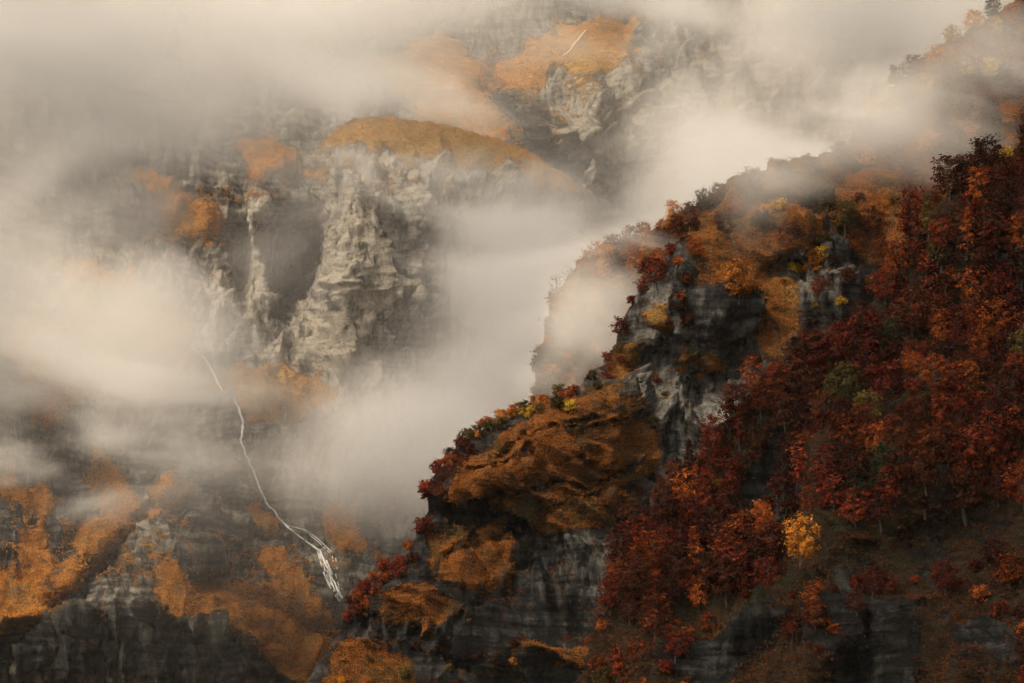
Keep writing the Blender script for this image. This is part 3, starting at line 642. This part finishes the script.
wood(mr, [(556,300),(550,318),(546,345),(540,372),(534,400),(546,402),(556,370),(562,330),(568,305)], 12, 10, {'bush': 3, 'broad': 1}, {'olive': 3, 'orange': 2, 'dark_brown': 2}, (.7, 1.), 'on the steep left edge of the misty ridge')
# ---- labels: colour + kind + zone, then height within its own kind
ORD = ['', 'second ', 'third ', 'fourth ', 'fifth ', 'sixth ', 'seventh ', 'eighth ']
cellmap = {}
for rec in TREES:
    if rec[5] is None: cellmap.setdefault((rec[1], rec[2], rec[3]), []).append(rec)
NUM = ['', 'one', 'two', 'three', 'four', 'five', 'six', 'seven', 'eight']
for (kind, colr, zone), recs in cellmap.items():
    base = f"{COL_WORD[colr]} {KIND_WORD[kind]} {zone}"
    if len(recs) == 1: recs[0][0]['label'] = 'only ' + base; continue
    recs.sort(key=lambda q: q[4][0])
    for i, q in enumerate(recs):
        n = len(recs)
        if n <= 8:
            od = 'leftmost ' if i == 0 else 'rightmost ' if i == n - 1 else ORD[i] + 'from left '
            q[0]['label'] = od + base
        else:
            q[0]['label'] = base
    if len(recs) > 8:
        for q in recs: q[0]['group'] = f'{COL_WORD[colr]} {KIND_WORD[kind]}s {zone}'
for rec in TREES:
    if 'group' not in rec[0]: rec[0]['group'] = 'autumn bushes on the ridges' if rec[1] == 'bush' else 'autumn trees on the slopes'
import sys; sys.stderr.write('KINDS %s\n' % {k: sum(1 for q in TREES if q[1] == k) for k in KIND_NAME}); print('TREES', len(TREES), [N1, N2, N3, N4, N5, N6], 'shared', sum(1 for v in cellmap.values() if len(v) > 8))

# ================================================================== UNDERGROWTH AND DRY GRASS (nobody could count these)
def clump_field(name, land, cond, count, leaves, rad, size, cols, label, cat, upright=.3, seed=0):
    r = np.random.default_rng(seed)
    ok = np.argwhere(cond & (land.U2 > -40) & (land.U2 < 1350) & (land.V2 > -160) & (land.V2 < 740)); ok = ok[r.integers(0, len(ok), count)]
    base = land.P[ok[:, 0], ok[:, 1]]; base = base + r.normal(0, 1.2, base.shape) * np.array([1, 1, .2])
    cs = r.uniform(.5, 1.3, count) ** 1.3
    q = base[:, None] + r.normal(0, .5, (count, leaves, 3)) * (np.array([rad, rad, rad * (.2 if upright > .8 else .45)]) * cs[:, None, None]); q[..., 2] += rad * .25
    n = r.normal(0, .6, q.shape) + np.array([0, -.2, .8]); n /= np.linalg.norm(n, axis=-1)[..., None]
    a = np.cross(n, r.normal(0, 1, q.shape)); a[..., 2] += upright * 4 * r.uniform(.3, 1, a.shape[:2]) ; a /= np.linalg.norm(a, axis=-1)[..., None]
    b = np.cross(n, a); b /= np.linalg.norm(b, axis=-1)[..., None] + 1e-6
    L = r.uniform(.6, 1.2, (*q.shape[:2], 1)) * size; W = L * (.5 if upright < .6 else .22)
    V = np.stack([q - a * L, q - b * W, q + a * L, q + b * W], 2).reshape(-1, 3)
    t = NT(name + '_leaves'); geo = t.n('ShaderNodeNewGeometry'); ps = geo.outputs['Position']
    k = t.math('ADD', t.math('MULTIPLY', t.math('SUBTRACT', t.noise(ps, .035, 4, .6), .32), 1.7), t.math('MULTIPLY', geo.outputs['Random Per Island'], .35), clamp=True)
    cr = t.n('ShaderNodeValToRGB'); t.set(cr, 0, k); e = cr.color_ramp.elements
    while len(e) < len(cols): e.new(.5)
    for i, c in enumerate(cols): e[i].position = i / (len(cols) - 1); e[i].color = (*c, 1)
    d = t.n('ShaderNodeBsdfDiffuse'); t.set(d, 0, cr.outputs[0]); o = t.n('ShaderNodeOutputMaterial'); t.set(o, 0, d.outputs[0])
    ob = mesh_from(name, V, np.arange(len(V)).reshape(-1, 4), t.m, smooth_=False)
    ob['kind'] = 'stuff'; ob['label'] = label; ob['category'] = cat
NU, NV = near.U2, near.V2
nslab = np.zeros(NU.shape, bool)
for s_ in SLABS[:1]: nslab |= pip(NU, NV, s_)
clump_field('undergrowth', near, ~nslab & (near.grass > .25), 15000, 16, 1.7, .42, [(.012,.008,.006), (.035,.013,.007), (.095,.028,.010), (.050,.040,.013), (.15,.052,.013)], 'dark red and brown undergrowth between the trees of the near forest', 'undergrowth', seed=1)
clump_field('dry_grass', mid, (mid.grass > .5), 30000, 6, 1.1, .34, [(.030,.015,.007), (.14,.048,.011), (.46,.155,.025), (.075,.050,.017), (.38,.12,.02)], 'dry orange grass and bilberry on the terraces of the middle ridge', 'grass', upright=.9, seed=2)
clump_field('heath', mid, (mid.grass > .12) & (mid.grass < .8), 6500, 12, 1.5, .42, [(.02,.018,.008), (.06,.03,.012), (.14,.05,.013), (.06,.06,.02)], 'dark heath fringing the cliff edges of the middle ridge', 'heath', seed=3)
clump_field('distant_shrubs', mr, (mr.grass > .3), 9000, 14, 2.8, .6, [(.06,.04,.02), (.16,.07,.02), (.3,.13,.03), (.12,.10,.03)], 'blurred orange and olive shrubs on the misty ridge', 'shrubs', seed=4)
clump_field('mountain_grass', far, (far.grass > .3), 26000, 6, 1.6, .62, [(.06,.03,.012), (.27,.10,.018), (.54,.20,.030), (.20,.14,.04), (.52,.26,.05)], 'orange and golden grass on the ledges of the far mountain', 'grass', upright=.5, seed=5)
clump_field('high_pasture', upm, (upm.grass > .35), 9000, 6, 2.0, .8, [(.07,.04,.015), (.26,.11,.02), (.48,.20,.035), (.20,.15,.05), (.45,.24,.05)], 'golden pasture on the high shoulder below the clouds', 'grass', upright=.5, seed=6)
wl = (near.U2 > 1045) & (near.grass > .3) & (near.T > 8)
near.P = near.P + np.array([0, 0, 4.])
clump_field('woodland', near, wl, 900, 150, 5.2, .62, [(.012,.005,.004), (.055,.012,.007), (.15,.03,.011), (.06,.04,.013), (.26,.08,.016)], 'dark red woodland carrying on beyond the right edge of the near slope', 'woodland', seed=9)
near.P = near.P - np.array([0, 0, 4.])
# ================================================================== MIST AND CLOUD
def mist_material(dens, edge, amp, scale, col=(.93, .90, .86), stretch=(.75, 1, 1.35), seed=0.):
    t = NT('mist')
    oc = t.n('ShaderNodeTexCoord').outputs['Object']; pos = t.n('ShaderNodeNewGeometry').outputs['Position']
    ln = t.n('ShaderNodeVectorMath', operation='LENGTH'); t.set(ln, 0, oc)
    mp = t.n('ShaderNodeMapping'); t.set(mp, 0, pos); mp.inputs['Scale'].default_value = tuple(k / scale for k in stretch); mp.inputs['Rotation'].default_value = (0, R(-32), 0); mp.inputs['Location'].default_value = (seed, seed * 1.7, seed * .3)
    nz = t.n('ShaderNodeTexNoise'); t.set(nz, 'Vector', mp.outputs[0]); t.set(nz, 'Scale', 1.); t.set(nz, 'Detail', 4.); t.set(nz, 'Roughness', .56); t.set(nz, 'Distortion', .9)
    f = t.math('SUBTRACT', 1., ln.outputs['Value'])
    f = t.math('ADD', f, t.math('MULTIPLY', t.math('SUBTRACT', nz.outputs[0], .5), amp))
    f = t.math('MULTIPLY', t.ramp(f, .02, edge), t.ramp(ln.outputs['Value'], 1., .8))
    d = t.math('MULTIPLY', t.math('POWER', f, 1.7), dens * 1.5)
    vs = t.n('ShaderNodeVolumeScatter'); t.set(vs, 'Color', (*col, 1)); t.set(vs, 'Density', d); t.set(vs, 'Anisotropy', .0)
    o = t.n('ShaderNodeOutputMaterial'); t.set(o, 'Volume', vs.outputs[0])
    return t.m
def ico(sub):
    bm = bmesh.new(); bmesh.ops.create_icosphere(bm, subdivisions=sub, radius=1.0)
    me = bpy.data.meshes.new('mist'); bm.to_mesh(me); bm.free(); return me

MIST_N = 0
def mist(label, u, v, d, ru, rv, rd, ang=0, dens=.012, edge=.9, amp=3.0, scale=170, **kw):
    amp *= 1.3; edge = 1.15
    """one bank of mist: an ellipsoid of air hanging at depth d"""
    global MIST_N; MIST_N += 1
    me = ico(3); me.materials.append(mist_material(dens, edge, amp, scale, seed=MIST_N * 3.7, **kw))
    o = bpy.data.objects.new('mist', me); COL.objects.link(o)
    o.location = at(u, v, d); o.scale = (ru * d / FPX, rd, rv * d / FPX); o.rotation_euler = (0, R(ang), 0)
    o['kind'] = 'stuff'; o['label'] = label; o['category'] = 'mist'
    return o
# ang > 0 tips the right end down
mist('bright cloud deck over the upper left mountain', 80, 10, 2050, 560, 185, 280, 6, .016, .9, 1.5, 300)
mist('pale cloud hiding the far left wall', -50, 200, 2000, 280, 250, 180, 0, .024, .9, 2.4, 200)
mist('cloud over the high middle slopes', 430, -30, 2500, 420, 100, 260, 0, .014, .9, 2.0, 220)
mist('brown cloud above the wooded ridge', 870, 20, 2050, 310, 210, 280, 0, .014, .9, 2.6, 220)
mist('cloud between the crag and the wooded ridge', 730, 170, 2250, 200, 140, 200, 20, .014, .9, 2.6, 180)
mist('bank of mist rolling diagonally across the waterfall cliff', 95, 325, 1800, 285, 130, 110, 36, .017, .9, 2.2, 150)
mist('low mist above the left crags', 120, 445, 1740, 340, 100, 80, 8, .020, .9, 2.6, 140)
mist('deep mist filling the gorge behind the middle ridge', 540, 335, 1850, 235, 280, 200, 0, .015, .9, 1.5, 220)
mist('mist at the mouth of the gorge', 400, 450, 1750, 220, 120, 120, 8, .014, .9, 2.0, 150)
mist('mist veiling the foot of the domed spur', 490, 240, 2000, 230, 105, 110, 18, .020, .9, 2.8, 120)
mist('cloud standing behind the domed spur', 330, 85, 2780, 190, 65, 120, 10, .016, .9, 2.0, 150)
mist('thin cloud behind the right of the domed spur', 470, 110, 2800, 110, 40, 90, 25, .008, .9, 3.0, 100)
mist('thin veil of mist over the whole far mountain', 230, 380, 1620, 560, 420, 230, 0, .0007, .9, .8, 300)
mist('thin veil of mist over the far upper slopes', 500, 90, 2080, 420, 160, 150, 0, .0009, .9, 1.2, 260)
mist('thin smoke of mist in the dark recess', 300, 220, 2150, 110, 110, 70, -20, .004, .9, 5, 80)
mist('thin mist before the wooded ridge', 600, 315, 1370, 150, 120, 50, -24, .022, .9, 3.0, 70)
mist('mist drifting over the top of the middle ridge', 780, 180, 1180, 210, 95, 60, -28, .019, .9, 3.2, 80)
mist('mist hanging behind the crest of the middle ridge', 740, 120, 1390, 180, 85, 50, -28, .008, .9, 3.0, 80)
mist('cloud resting on the top right forest', 940, 80, 1180, 210, 115, 50, -30, .014, .9, 3.0, 80)
mist('fine spray drifting at the foot of the waterfall', 334, 580, 1850, 30, 34, 16, 0, .010, .9, 2.0, 20)
# two clouds added out of view to shade the near slopes and the gorge
o = mist('added unseen cloud that shades the near slopes', 512, 0, 1000, 100, 100, 100, 0, .065, .9, 1.2, 400)
o.location = (60, 520, 700); o.scale = (480, 360, 130); o.rotation_euler = (0, 0, 0)
o = mist('added unseen cloud that shades the gorge', 512, 0, 1000, 100, 100, 100, 0, .035, .9, 1.2, 400)
o.location = (-240, 1540, 720); o.scale = (360, 300, 120); o.rotation_euler = (0, 0, 0)
# even thin air over the whole scene
lo, hi = np.array([-9200., -3200., ZLOW - 1]), np.array([9200., 12200., 1150.])
bm = bmesh.new(); bmesh.ops.create_cube(bm, size=1.0); me = bpy.data.meshes.new('haze'); bm.to_mesh(me); bm.free()
t = NT('haze'); pv = t.n('ShaderNodeVolumePrincipled'); t.set(pv, 'Color', (.9, .87, .82, 1)); t.set(pv, 'Density', 9e-6); o_ = t.n('ShaderNodeOutputMaterial'); t.set(o_, 'Volume', pv.outputs[0])
me.materials.append(t.m); hz = bpy.data.objects.new('haze', me); COL.objects.link(hz); hz.location = (lo + hi) / 2; hz.scale = hi - lo; hz['kind'] = 'stuff'
# ================================================================== CAMERA
cam = bpy.data.objects.new('camera', bpy.data.cameras.new('camera')); COL.objects.link(cam); SC.camera = cam
cam.data.lens = FOC; cam.data.sensor_width = 36; cam.data.clip_start = 1; cam.data.clip_end = 30000
cam.rotation_euler = (R(90) + PITCH, 0, 0)

# ================================================================== LIGHT
SUN = np.array([-.48, -.38, .77]); SUN /= np.linalg.norm(SUN)
el = math.asin(SUN[2]); az = math.atan2(SUN[0], SUN[1])
w = bpy.data.worlds.new('World'); SC.world = w; w.use_nodes = True; nt = w.node_tree
sky = nt.nodes.new('ShaderNodeTexSky'); sky.sky_type = 'NISHITA'; sky.sun_disc = False; sky.sun_elevation = el; sky.sun_rotation = az
sky.dust_density = 6; sky.ozone_density = .5; sky.air_density = 1.
hs = nt.nodes.new('ShaderNodeHueSaturation'); hs.inputs['Saturation'].default_value = .15
mx = nt.nodes.new('ShaderNodeMix'); mx.data_type = 'RGBA'; mx.blend_type = 'MULTIPLY'; mx.inputs[0].default_value = 1; mx.inputs[7].default_value = (1., .885, .745, 1)
bg = nt.nodes['Background']; bg.inputs[1].default_value = .15
nt.links.new(sky.outputs[0], hs.inputs['Color']); nt.links.new(hs.outputs[0], mx.inputs[6]); nt.links.new(mx.outputs[2], bg.inputs[0])
sl = bpy.data.lights.new('sun', 'SUN'); sl.energy = 1.5; sl.angle = R(10); sl.color = (1, .80, .52)
so = bpy.data.objects.new('sun', sl); COL.objects.link(so)
from mathutils import Vector
so.rotation_euler = Vector(SUN).to_track_quat('Z', 'Y').to_euler(); so.location = (0, 0, 3000)

vs_ = SC.view_settings; vs_.view_transform = 'Standard'; vs_.look = 'None'; vs_.gamma = 1; vs_.exposure = .5
cy = SC.cycles
cy.use_denoising = True; cy.use_adaptive_sampling = True; cy.adaptive_threshold = .06; cy.adaptive_min_samples = 16
cy.denoising_prefilter = 'ACCURATE'; cy.max_bounces = 6; cy.diffuse_bounces = 2; cy.glossy_bounces = 1; cy.transmission_bounces = 2; cy.volume_bounces = 3; cy.transparent_max_bounces = 8
cy.volume_step_rate = 1.1; cy.volume_max_steps = 200; cy.use_light_tree = False; cy.caustics_reflective = False; cy.caustics_refractive = False
